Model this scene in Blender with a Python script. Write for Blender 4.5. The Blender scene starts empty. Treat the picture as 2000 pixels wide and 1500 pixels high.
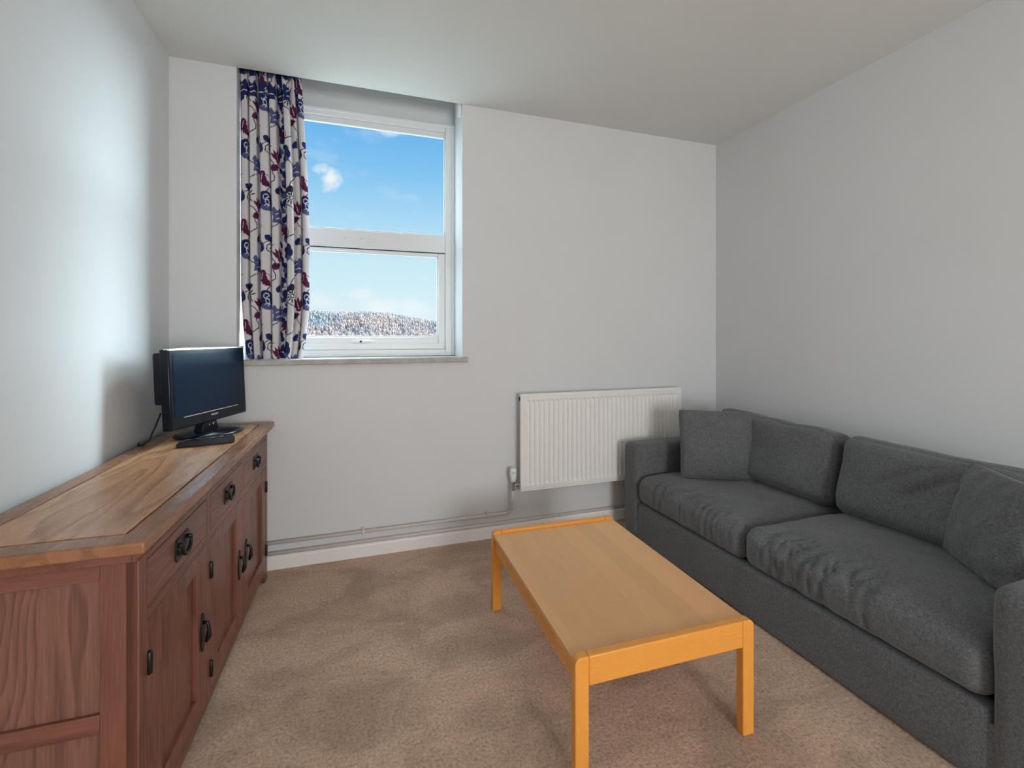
import bpy, bmesh, math, random
import numpy as np
from mathutils import Vector, Matrix, noise
R = math.radians
rnd = random.Random(7)
SC = bpy.context.scene
COL = SC.collection

# ------------------------------------------------------------------ camera, view, world, sun, daylight
YAW = 18.8
cam = bpy.data.cameras.new('camera')
cam.sensor_fit = 'HORIZONTAL'; cam.sensor_width = 36.0
cam.lens = 36.0 * 912.0 / 2000.0
cam.shift_y = -(750 - 656) / 2000.0
cam.clip_start = 0.05; cam.clip_end = 3000
camo = bpy.data.objects.new('camera', cam); COL.objects.link(camo)
camo.location = (0, 0, 1.30); camo.rotation_euler = (R(90), 0, R(-YAW))
SC.camera = camo
SC.view_settings.view_transform = 'Standard'; SC.view_settings.look = 'None'
SC.view_settings.exposure = 0.0; SC.view_settings.gamma = 1.0; SC.view_settings.use_curve_mapping = False
SC.cycles.use_denoising = True
SC.cycles.max_bounces = 10; SC.cycles.diffuse_bounces = 6; SC.cycles.transparent_max_bounces = 12
SC.cycles.caustics_reflective = False; SC.cycles.caustics_refractive = False
SC.cycles.sample_clamp_indirect = 8.0


class NT:
    """small node-tree writer"""
    def __init__(s, tree): s.t = tree; s.n = tree.nodes; s.l = tree.links
    def node(s, typ, **kw):
        nd = s.n.new(typ)
        for k, v in kw.items(): setattr(nd, k, v)
        return nd
    def put(s, sock, v):
        if isinstance(v, bpy.types.NodeSocket): s.l.new(v, sock)
        elif v is not None: sock.default_value = v
    def math(s, op, a, b=None, c=None, clamp=False):
        nd = s.node('ShaderNodeMath', operation=op); nd.use_clamp = clamp
        for i, v in enumerate((a, b, c)): s.put(nd.inputs[i], v)
        return nd.outputs[0]
    def mix(s, f, a, b, blend='MIX'):
        nd = s.node('ShaderNodeMix', data_type='RGBA', blend_type=blend)
        s.put(nd.inputs[0], f); s.put(nd.inputs[6], c4(a)); s.put(nd.inputs[7], c4(b))
        return nd.outputs[2]
    def ramp(s, f, stops, interp='LINEAR'):
        nd = s.node('ShaderNodeValToRGB'); cr = nd.color_ramp; cr.interpolation = interp
        while len(cr.elements) < len(stops): cr.elements.new(0.5)
        for e, (p, c) in zip(cr.elements, stops): e.position = p; e.color = c4(c)
        s.put(nd.inputs[0], f); return nd.outputs[0]
    def maprange(s, v, a, b, c=0.0, d=1.0, smooth=True):
        nd = s.node('ShaderNodeMapRange', interpolation_type='SMOOTHSTEP' if smooth else 'LINEAR')
        for i, x in enumerate((v, a, b, c, d)): s.put(nd.inputs[i], x)
        return nd.outputs[0]
    def noise(s, vec, scale, detail=2.0, rough=0.5, dist=0.0):
        nd = s.node('ShaderNodeTexNoise'); s.put(nd.inputs['Vector'], vec)
        nd.inputs['Scale'].default_value = scale; nd.inputs['Detail'].default_value = detail
        nd.inputs['Roughness'].default_value = rough; nd.inputs['Distortion'].default_value = dist
        return nd.outputs['Fac']
    def mapping(s, vec, loc=(0, 0, 0), rot=(0, 0, 0), scale=(1, 1, 1)):
        nd = s.node('ShaderNodeMapping'); s.put(nd.inputs[0], vec)
        nd.inputs[1].default_value = loc; nd.inputs[2].default_value = rot; nd.inputs[3].default_value = scale
        return nd.outputs[0]


def c4(c):
    if isinstance(c, (tuple, list)) and len(c) == 3: return (c[0], c[1], c[2], 1.0)
    return c


# sky: clear blue with small clouds over the hills, unseen brightness added to the sides and overhead to light the room
W = bpy.data.worlds.new('sky'); SC.world = W; W.use_nodes = True
W.node_tree.nodes.clear(); w = NT(W.node_tree)
wdir = w.node('ShaderNodeTexCoord').outputs['Generated']
sep = w.node('ShaderNodeSeparateXYZ'); w.put(sep.inputs[0], wdir)
dx, dy, dz = sep.outputs
az = w.math('ARCTAN2', dx, dy)                       # 0 over the hills (+Y), positive to the right
el = w.math('ARCSINE', dz)
blue = w.ramp(w.maprange(el, 0.0, 0.60, smooth=False), [(0.0, (.80, .91, .96)), (0.10, (.74, .90, .97)), (0.25, (.62, .85, .965)),
    (0.40, (.42, .71, .94)), (0.55, (.24, .565, .91)), (0.75, (.12, .43, .86)), (1.0, (.08, .36, .78))])
comb = w.node('ShaderNodeCombineXYZ'); w.put(comb.inputs[0], az); w.put(comb.inputs[1], el)
cl_n = w.noise(comb.outputs[0], 26.0, 5.0, 0.6)
cl_w = w.noise(w.mapping(comb.outputs[0], scale=(1, 2.2, 1)), 9.0, 4.0, 0.55)
cloud = None
for (ca, ce, ra, re, k) in ((-.044, .305, .019, .021, 1.0), (-.056, .319, .017, .012, .8), (.071, .400, .040, .010, .6),
                            (.062, .060, .050, .018, .6), (.018, .085, .030, .014, .55), (.120, .058, .035, .02, .5), (-.06, .07, .03, .016, .45)):
    qa = w.math('DIVIDE', w.math('SUBTRACT', az, ca), ra); qe = w.math('DIVIDE', w.math('SUBTRACT', el, ce), re)
    g = w.math('SQRT', w.math('ADD', w.math('MULTIPLY', qa, qa), w.math('MULTIPLY', qe, qe)))
    g = w.math('ADD', g, w.math('MULTIPLY', w.math('SUBTRACT', cl_n, 0.5), 2.4))
    g = w.math('MULTIPLY', w.maprange(g, 1.25, 0.15), k)
    cloud = g if cloud is None else w.math('MAXIMUM', cloud, g)
wisp = w.math('MULTIPLY', w.maprange(cl_w, 0.52, 0.78), 0.22)
cloud = w.math('MAXIMUM', cloud, wisp)
skyc = w.mix(cloud, blue, (.93, .95, .98))
# sky brightness added out of view, away from the clear patch, lights the room
right = w.math('MULTIPLY', w.maprange(az, 0.40, 0.85), w.maprange(az, 2.0, 1.6)); left = w.math('MULTIPLY', w.maprange(az, -0.30, -0.80), w.maprange(az, -2.0, -1.6)); top = w.maprange(el, 0.62, 0.95)
SKY_R, SKY_L, SKY_T = 41.0, 6.5, 6.0
bright = w.math('MAXIMUM', w.math('MULTIPLY', right, SKY_R), w.math('MAXIMUM', w.math('MULTIPLY', left, SKY_L), w.math('MULTIPLY', top, SKY_T)))
boost = w.mix(1.0, (.76, .91, 1.0), bright, 'MULTIPLY')
skyc = w.mix(w.math('MAXIMUM', right, w.math('MAXIMUM', left, top)), skyc, boost)
ground = w.maprange(el, -0.02, -0.06)
skyc = w.mix(ground, skyc, (.55, .56, .45))
bg = w.node('ShaderNodeBackground'); w.put(bg.inputs[0], skyc); bg.inputs[1].default_value = 1.0
wo = w.node('ShaderNodeOutputWorld'); w.l.new(bg.outputs[0], wo.inputs[0])

sun = bpy.data.lights.new('sun', 'SUN'); sun.energy = 1.6; sun.angle = R(0.6); sun.color = (1.0, .93, .82)
suno = bpy.data.objects.new('sun', sun); COL.objects.link(suno)
suno.rotation_euler = Vector((-.55, .62, -.56)).to_track_quat('-Z', 'Y').to_euler()

# daylight of the second window, in the wall behind the camera (the opening is built below)
REAR_Y = -3.6
W2 = (0.30, 1.55, 0.50, 2.00)
al = bpy.data.lights.new('daylight_rear_window', 'AREA'); al.shape = 'RECTANGLE'
al.size = W2[1] - W2[0]; al.size_y = W2[3] - W2[2]; al.energy = 104.0; al.color = (.975, .985, 1.0)
alo = bpy.data.objects.new('daylight_rear_window', al); COL.objects.link(alo)
alo.location = ((W2[0] + W2[1]) / 2, REAR_Y - 0.02, (W2[2] + W2[3]) / 2); alo.rotation_euler = (R(90), 0, 0)
# portal over the far window opening: only guides sampling of the sky
po = bpy.data.lights.new('sky_portal', 'AREA'); po.shape = 'RECTANGLE'; po.size = 1.26; po.size_y = 1.60
po.cycles.is_portal = True
poo = bpy.data.objects.new('sky_portal', po); COL.objects.link(poo)
poo.location = (0.027, 3.375, 1.95); poo.rotation_euler = (R(-90), 0, 0)


# ------------------------------------------------------------------ mesh helpers
def new(): return bmesh.new()


def box(bm, x0, x1, y0, y1, z0, z1, M=None):
    vs = [bm.verts.new((x, y, z)) for x in (x0, x1) for y in (y0, y1) for z in (z0, z1)]
    if M is not None:
        for v in vs: v.co = M @ v.co
    for f in ((0, 1, 3, 2), (4, 6, 7, 5), (0, 4, 5, 1), (2, 3, 7, 6), (0, 2, 6, 4), (1, 5, 7, 3)):
        bm.faces.new([vs[i] for i in f])
    return vs


def prism(bm, pts, axis, a, b, M=None):
    """extrude a closed outline; pts are 2-D in the plane across `axis`"""
    def mk(p, t):
        v = {'x': (t, p[0], p[1]), 'y': (p[0], t, p[1]), 'z': (p[0], p[1], t)}[axis]
        v = Vector(v)
        return bm.verts.new(M @ v if M is not None else v)
    A = [mk(p, a) for p in pts]; B = [mk(p, b) for p in pts]
    bm.faces.new(A); bm.faces.new(B[::-1])
    n = len(pts)
    for i in range(n): bm.faces.new((A[i], B[i], B[(i + 1) % n], A[(i + 1) % n]))


def tube(bm, path, r, seg=12, caps=True):
    path = [Vector(p) for p in path]
    rings = []; up = None
    for i, p in enumerate(path):
        if i == 0: d = path[1] - p
        elif i == len(path) - 1: d = p - path[i - 1]
        else: d = (path[i + 1] - p).normalized() + (p - path[i - 1]).normalized()
        d.normalize()
        if up is None: up = d.orthogonal().normalized()
        up = (up - d * up.dot(d)).normalized(); sd = d.cross(up)
        rr = r[i] if isinstance(r, (list, tuple)) else r
        rings.append([bm.verts.new(p + (up * math.cos(2 * math.pi * k / seg) + sd * math.sin(2 * math.pi * k / seg)) * rr) for k in range(seg)])
    for a, b in zip(rings[:-1], rings[1:]):
        for k in range(seg): bm.faces.new((a[k], a[(k + 1) % seg], b[(k + 1) % seg], b[k]))
    if caps: bm.faces.new(rings[0][::-1]); bm.faces.new(rings[-1])


def lathe(bm, prof, M=None, seg=32, sx=1.0, sy=1.0):
    """prof: (radius, z) from bottom to top"""
    rings = []
    for r, z in prof:
        ring = []
        for k in range(seg):
            a = 2 * math.pi * k / seg
            v = Vector((r * sx * math.cos(a), r * sy * math.sin(a), z))
            ring.append(bm.verts.new(M @ v if M is not None else v))
        rings.append(ring)
    for a, b in zip(rings[:-1], rings[1:]):
        for k in range(seg): bm.faces.new((a[k], a[(k + 1) % seg], b[(k + 1) % seg], b[k]))
    bm.faces.new(rings[0][::-1]); bm.faces.new(rings[-1])


def obj(name, bm, mat, parent=None, bevel=0.0, seg=2, smooth=False, loc=None, ang=35):
    bmesh.ops.recalc_face_normals(bm, faces=bm.faces[:])
    me = bpy.data.meshes.new(name); bm.to_mesh(me); bm.free()
    if mat is not None: me.materials.append(mat)
    o = bpy.data.objects.new(name, me); COL.objects.link(o)
    if parent is not None: o.parent = parent
    if loc is not None: o.location = loc
    if smooth:
        for p in me.polygons: p.use_smooth = True
    if bevel:
        m = o.modifiers.new('bevel', 'BEVEL'); m.width = bevel; m.segments = seg
        m.limit_method = 'ANGLE'; m.angle_limit = R(ang); m.harden_normals = False
        for p in me.polygons: p.use_smooth = True
        try: me.set_sharp_from_angle(angle=R(50))
        except Exception: pass
    return o


def thing(name, label, cat, loc=(0, 0, 0), rz=0.0, group=None):
    o = bpy.data.objects.new(name, None); COL.objects.link(o)
    o.location = loc; o.rotation_euler = (0, 0, rz); o.empty_display_size = 0.1
    return tag(o, label, cat, group)


def tag(o, label, cat, group=None):
    o['label'] = label; o['category'] = cat
    if group: o['group'] = group
    return o


def struct(name, bm, mat, parent=None, **kw):
    o = obj(name, bm, mat, parent, **kw)
    if parent is None: o['kind'] = 'structure'
    return o


# ------------------------------------------------------------------ materials
def material(name, base=(.8, .8, .8), rough=.5, metal=0.0, spec=None):
    m = bpy.data.materials.new(name); m.use_nodes = True
    t = NT(m.node_tree); b = t.n['Principled BSDF']
    b.inputs['Base Color'].default_value = c4(base); b.inputs['Roughness'].default_value = rough
    b.inputs['Metallic'].default_value = metal
    if spec is not None: b.inputs['Specular IOR Level'].default_value = spec
    return m, t, b


def ocoord(t): return t.node('ShaderNodeTexCoord').outputs['Object']


def bump(t, b, h, strength, dist):
    nd = t.node('ShaderNodeBump'); nd.inputs['Strength'].default_value = strength; nd.inputs['Distance'].default_value = dist
    t.put(nd.inputs['Height'], h); t.l.new(nd.outputs[0], b.inputs['Normal'])


def paint(name, col, rough=.75, var=.03, bscale=220.0, bstr=.12):
    m, t, b = material(name, col, rough, spec=.3)
    v = ocoord(t)
    n = t.noise(v, 3.0, 3.0, .55)
    c = t.mix(n, tuple(x * (1 - var) for x in col), tuple(min(1, x * (1 + var)) for x in col))
    t.l.new(c, b.inputs['Base Color'])
    bump(t, b, t.noise(v, bscale, 3.0, .6), bstr, .001)
    return m


def wood(name, base, dark, axis, rings=9.0, rough=.38, contrast=.55, fine=.35, spec=.4, stretch=7.0, seed=0.0, board=None):
    """procedural timber, grain running along `axis`"""
    m, t, b = material(name, base, rough, spec=spec)
    i = 'xyz'.index(axis)
    sc = [1.0, 1.0, 1.0]; sc[i] = 1.0 / stretch
    v0 = ocoord(t)
    v = t.mapping(v0, loc=(seed, seed * .7, seed * 1.3), scale=tuple(sc))
    warp = t.noise(v, 3.2, 3.0, .5, .4)
    fld = t.math('MULTIPLY', warp, rings)
    saw = t.math('FRACT', fld)
    ring = t.ramp(saw, [(0.0, (0, 0, 0)), (.55, (.35,) * 3), (.86, (1,) * 3), (1.0, (0, 0, 0))])
    sc2 = [230.0, 230.0, 230.0]; sc2[i] = 9.0
    pore = t.noise(t.mapping(v0, scale=tuple(sc2)), 1.0, 2.0, .6)
    pore = t.ramp(pore, [(.38, (0, 0, 0)), (.62, (1, 1, 1))])
    sc3 = [18.0, 18.0, 18.0]; sc3[i] = 1.2
    band = t.noise(t.mapping(v0, loc=(seed, 0, 0), scale=tuple(sc3)), 1.0, 3.0, .6)
    f = t.math('ADD', t.math('MULTIPLY', ring, contrast), t.math('ADD', t.math('MULTIPLY', pore, fine), t.math('MULTIPLY', band, .45)))
    col = t.mix(t.math('MULTIPLY', f, .75, clamp=True), base, dark)
    if board is not None:                      # boards glued side by side: (across axis, width)
        ax, wd = board
        s3 = t.node('ShaderNodeSeparateXYZ'); t.put(s3.inputs[0], v0)
        cell = t.math('FLOOR', t.math('DIVIDE', s3.outputs['xyz'.index(ax)], wd))
        wn = t.node('ShaderNodeTexWhiteNoise', noise_dimensions='1D'); t.put(wn.inputs['W'], cell)
        k = t.math('ADD', t.math('MULTIPLY', wn.outputs['Value'], .13), .935)
        col = t.mix(1.0, col, k, 'MULTIPLY')
    t.l.new(col, b.inputs['Base Color'])
    t.put(b.inputs['Roughness'], t.math('ADD', t.math('MULTIPLY', pore, .12), rough - .04))
    bump(t, b, t.math('ADD', t.math('MULTIPLY', pore, -.6), t.math('MULTIPLY', ring, -.4)), .12, .0006)
    return m


M_WALL = paint('wall_paint', (.69, .705, .712))
M_CEIL = paint('ceiling_paint', (.73, .735, .71), .8)
M_GLOSS = paint('gloss_trim_paint', (.85, .84, .82), .35, .015, 60.0, .05)
M_PIPE = paint('pipe_paint', (.66, .625, .60), .4, .015, 60.0, .05)
M_UPVC = paint('white_window_plastic', (.78, .80, .805), .3, .01, 40.0, .02)
M_RAD = paint('radiator_enamel', (.84, .83, .81), .35, .01, 60.0, .03)
M_GASKET, _, _ = material('dark_gasket', (.02, .025, .03), .6)
M_CHROME, _, _ = material('chrome', (.55, .55, .54), .22, 1.0)
M_IRON, _, _ = material('black_iron', (.009, .008, .0075), .42, .2)
M_BLACK, _, _ = material('black_gloss_plastic', (.004, .006, .012), .2, spec=.3)
M_BLACKM, _, _ = material('black_matt_plastic', (.006, .008, .014), .5, spec=.25)
M_SILVER, _, _ = material('silver_trim', (.75, .78, .80), .25, .9)

# television screen: dark, softly reflecting
M_SCREEN, _t, _b = material('switched_off_screen', (.0015, .009, .026), .20, spec=.32)
_b.inputs['Specular Tint'].default_value = (.45, .75, 1, 1)

# window stone sill
M_SILL, _t, _b = material('stone_sill', (.42, .40, .38), .55)
_n = _t.noise(ocoord(_t), 18.0, 5.0, .65)
_t.l.new(_t.ramp(_n, [(.3, (.34, .32, .30)), (.55, (.45, .43, .41)), (.75, (.54, .52, .50))]), _b.inputs['Base Color'])
bump(_t, _b, _n, .2, .002)

# clear glass: a thin pane, see-through with a weak reflection
M_GLASS = bpy.data.materials.new('clear_glass'); M_GLASS.use_nodes = True
_t = NT(M_GLASS.node_tree); _t.n.clear()
_tr = _t.node('ShaderNodeBsdfTransparent'); _tr.inputs[0].default_value = (.97, .985, .98, 1)
_gl = _t.node('ShaderNodeBsdfGlossy'); _gl.inputs['Roughness'].default_value = .12
_mx = _t.node('ShaderNodeMixShader'); _mx.inputs[0].default_value = .0015
_t.l.new(_tr.outputs[0], _mx.inputs[1]); _t.l.new(_gl.outputs[0], _mx.inputs[2])
_o = _t.node('ShaderNodeOutputMaterial'); _t.l.new(_mx.outputs[0], _o.inputs[0])

# carpet
M_CARPET, _t, _b = material('beige_carpet', (.40, .28, .19), .95, spec=.1)
_v = ocoord(_t)
_f1 = _t.noise(_v, 88.0, 4.0, .78); _f2 = _t.noise(_v, 260.0, 2.0, .75)
_big = _t.noise(_t.mapping(_v, rot=(0, 0, .6), scale=(1, 1.5, 1)), 2.6, 4.0, .6, .6)
_mid = _t.noise(_v, 11.0, 3.0, .6)
_c = _t.ramp(_f1, [(.30, (.28, .18, .118)), (.46, (.59, .405, .285)), (.60, (.73, .52, .375)), (.76, (.95, .76, .60))])
_pile = _t.math('ADD', _t.math('MULTIPLY', _t.maprange(_big, .36, .62), .34), _t.math('ADD', .68, _t.math('MULTIPLY', _mid, .20)))
_c = _t.mix(1.0, _c, _pile, 'MULTIPLY')
_t.l.new(_c, _b.inputs['Base Color'])
_b.inputs['Sheen Weight'].default_value = .25; _b.inputs['Sheen Roughness'].default_value = .5
bump(_t, _b, _t.math('ADD', _f1, _t.math('MULTIPLY', _f2, .6)), .9, .006)

# sofa cloth
M_SOFA, _t, _b = material('charcoal_upholstery', (.075, .075, .074), .92, spec=.15)
_v = ocoord(_t)
_w = _t.noise(_v, 330.0, 2.0, .8); _w2 = _t.noise(_v, 120.0, 2.0, .7); _w3 = _t.noise(_v, 5.0, 3.0, .6)
_c = _t.ramp(_t.math('ADD', _t.math('MULTIPLY', _w, .6), _t.math('MULTIPLY', _w2, .4)), [(.32, (.064, .067, .072)), (.5, (.121, .126, .131)), (.68, (.210, .217, .222))])
_c = _t.mix(1.0, _c, _t.math('ADD', _t.math('MULTIPLY', _w3, .22), .89), 'MULTIPLY')
_t.l.new(_c, _b.inputs['Base Color'])
_b.inputs['Sheen Weight'].default_value = .22; _b.inputs['Sheen Roughness'].default_value = .45
bump(_t, _b, _t.math('ADD', _w, _t.math('MULTIPLY', _w2, .5)), .45, .0015)

# sideboard oak (stained), one stain cut along three directions
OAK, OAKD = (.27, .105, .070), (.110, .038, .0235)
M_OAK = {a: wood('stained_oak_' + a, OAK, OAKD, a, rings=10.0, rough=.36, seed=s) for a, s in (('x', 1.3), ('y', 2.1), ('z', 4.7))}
M_OAKTOP = wood('oak_top_panel', (.70, .395, .205), (.30, .14, .064), 'y', rings=11.0, rough=.30, seed=3.3, contrast=.8, fine=.22, stretch=3.6, board=('x', .108))  # same oak as the body, light falling on the top put into the colour
M_OAKEDGE = wood('oak_top_frame', (.40, .185, .092), (.165, .068, .031), 'y', rings=9.0, rough=.28, seed=5.9, contrast=.45)
M_OAKPANEL = wood('oak_end_panel', (.30, .138, .093), (.125, .053, .034), 'z', rings=16.0, rough=.42, seed=8.2, contrast=.7, stretch=4.0, board=('x', .085))
M_GAP, _, _ = material('shadow_gap_wood', (.03, .012, .007), .7)
# beech table
BEE, BEED = (.90, .395, .075), (.68, .26, .035)
M_BEECH = {a: wood('varnished_beech_' + a, BEE, BEED, a, rings=4.0, rough=.28, contrast=.3, fine=.25, seed=s) for a, s in (('x', 1.7), ('y', 6.4), ('z', 9.1))}
M_VENEER = wood('beech_veneer_top', (.84, .475, .225), (.71, .37, .16), 'y', rings=4.0, rough=.34, contrast=.3, fine=.3, seed=2.4, board=('x', .092), stretch=12.0)

# ------------------------------------------------------------------ room shell
XL, XR, YF, ZC = -0.914, 2.644, 2.898, 2.766
WX0, WX1, WZ0, WZT, YFO = -0.602, 0.655, 1.136, 3.16, 3.37
b = new(); box(b, XL - .3, XR + .3, REAR_Y - .3, YFO, -.25, 0.0); struct('floor', b, M_CARPET)
b = new(); box(b, XL - .3, XR + .3, REAR_Y - .3, YF, ZC, 3.4); struct('ceiling', b, M_CEIL)
b = new(); box(b, XL - .3, XL, REAR_Y, YF, 0, ZC); struct('wall_left', b, M_WALL)
b = new(); box(b, XR, XR + .3, REAR_Y, YF, 0, ZC); struct('wall_right', b, M_WALL)
b = new()
box(b, XL - .3, WX0, YF, YFO, 0, 3.4); box(b, WX1, XR + .3, YF, YFO, 0, 3.4)
box(b, WX0, WX1, YF, YFO, 0, WZ0); box(b, WX0, WX1, YF, YFO, WZT, 3.4)
box(b, WX0, WX1, 3.15, YFO, 2.725, WZT)
struct('wall_far', b, M_WALL)
b = new()
box(b, XL, W2[0], REAR_Y - .3, REAR_Y, 0, ZC); box(b, W2[1], XR, REAR_Y - .3, REAR_Y, 0, ZC)
box(b, W2[0], W2[1], REAR_Y - .3, REAR_Y, 0, W2[2]); box(b, W2[0], W2[1], REAR_Y - .3, REAR_Y, W2[3], ZC)
struct('wall_rear', b, M_WALL)
# skirting boards with an eased top
SK = [(0, 0), (.018, 0), (.018, .062), (.014, .072), (.008, .078), (0, .078)]
b = new(); prism(b, [(YF - p, z) for p, z in SK], 'x', XL, XR); struct('baseboard_far', b, M_GLOSS)
b = new(); prism(b, [(XR - p, z) for p, z in SK], 'y', REAR_Y, YF - .018); struct('baseboard_right', b, M_GLOSS)
b = new(); prism(b, [(XL + p, z) for p, z in SK], 'y', REAR_Y, YF - .018); struct('baseboard_left', b, M_GLOSS)

# ------------------------------------------------------------------ far window (window_1)
FY = 3.14


def ring(bm, x0, x1, z0, z1, l, r, bo, tp, y0, y1):
    box(bm, x0, x0 + l, y0, y1, z0, z1); box(bm, x1 - r, x1, y0, y1, z0, z1)
    box(bm, x0 + l, x1 - r, y0, y1, z0, z0 + bo); box(bm, x0 + l, x1 - r, y0, y1, z1 - tp, z1)


b = new(); ring(b, WX0, WX1, 1.166, 2.725, .062, .062, .045, .045, FY, FY + .07)
box(b, WX0 + .062, WX1 - .062, FY + .004, FY + .07, 1.862, 1.975)         # transom
win = struct('window_1', b, M_UPVC, bevel=.005, seg=2)
b = new(); ring(b, WX0, WX1, 1.167, 2.7255, .021, .021, .018, .020, FY - .012, FY - .0005)
obj('frame_lip', b, M_UPVC, win, bevel=.004)
b = new(); ring(b, -.540, .593, 1.975, 2.680, .010, .0085, .010, .038, FY + .012, FY + .033)
obj('glazing_bead', b, M_UPVC, win, bevel=.004)
b = new(); box(b, -.53, .5845, FY + .030, FY + .034, 1.985, 2.642); obj('glass_pane', b, M_GLASS, win)
b = new(); box(b, -.535, .590, FY + .010, FY + .022, 1.897, 1.962); obj('transom_moulding', b, M_UPVC, win, bevel=.006, seg=3)
b = new(); ring(b, -.540, .593, 1.2115, 1.856, .046, .046, .0805, .016, FY + .010, FY + .062)
sash = obj('opening_sash', b, M_UPVC, win, bevel=.005)
b = new(); box(b, -.538, .592, FY + .016, FY + .058, 1.8555, 1.8625); obj('gasket', b, M_GASKET, sash)
b = new(); ring(b, -.494, .547, 1.292, 1.840, .009, .009, .009, .009, FY + .020, FY + .036); obj('glazing_bead', b, M_UPVC, sash, bevel=.003)
b = new(); box(b, -.49, .545, FY + .032, FY + .036, 1.294, 1.838); obj('glass_pane', b, M_GLASS, sash)
b = new(); box(b, -.53, .583, FY + .0, FY + .011, 1.212, 1.250); obj('bottom_rail_step', b, M_UPVC, sash, bevel=.003)
b = new(); box(b, -.005, .105, FY - .006, FY + .010, 1.254, 1.274)
prism(b, [(.03, -.018), (.125, -.010), (.125, -.004), (.03, -.006)], 'z', 1.259, 1.270, Matrix.Translation((0, FY, 0)))
hd = obj('window_handle', b, M_UPVC, sash, bevel=.004, seg=3)
b = new(); lathe(b, [(.0075, 0), (.0075, .004)], Matrix.Translation((.047, FY - .020, 1.264)) @ Matrix.Rotation(R(-90), 4, 'X') @ Matrix.Translation((0, 0, -.002)), 14)
obj('lock_button', b, M_GASKET, hd)
for x0, x1 in ((-.052, .038), (.046, .135)):
    b = new(); box(b, x0, x1, FY - .016, FY + .012, 1.909, 1.928); obj('trickle_vent', b, M_UPVC, win, bevel=.004, seg=3)
# sill board and the curtain rail in the reveal
b = new(); box(b, -.585, WX1 - .001, 2.89, FY + .01, WZ0, 1.166); box(b, -.635, .686, 2.868, YF - .0005, WZ0, 1.166)
sill = struct('trim_1', b, M_SILL, bevel=.004)
# rear window frame (behind the camera)
b = new(); ring(b, W2[0], W2[1], W2[2], W2[3], .05, .05, .05, .05, REAR_Y - .16, REAR_Y - .10)
box(b, (W2[0] + W2[1]) / 2 - .03, (W2[0] + W2[1]) / 2 + .03, REAR_Y - .16, REAR_Y - .10, W2[2] + .05, W2[3] - .05)
w2 = struct('window_2', b, M_UPVC)

b = new(); box(b, WX0 + .002, WX1 - .002, 2.925, 2.945, 2.845, 2.865)
rail = tag(obj('curtain_rail', b, M_UPVC, None, bevel=.003), 'slim white curtain rail across the top of the window recess', 'curtain rail')
b = new(); box(b, .632, .654, 2.915, 2.95, 2.70, 2.845); obj('end_bracket', b, M_UPVC, rail, bevel=.002)


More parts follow.
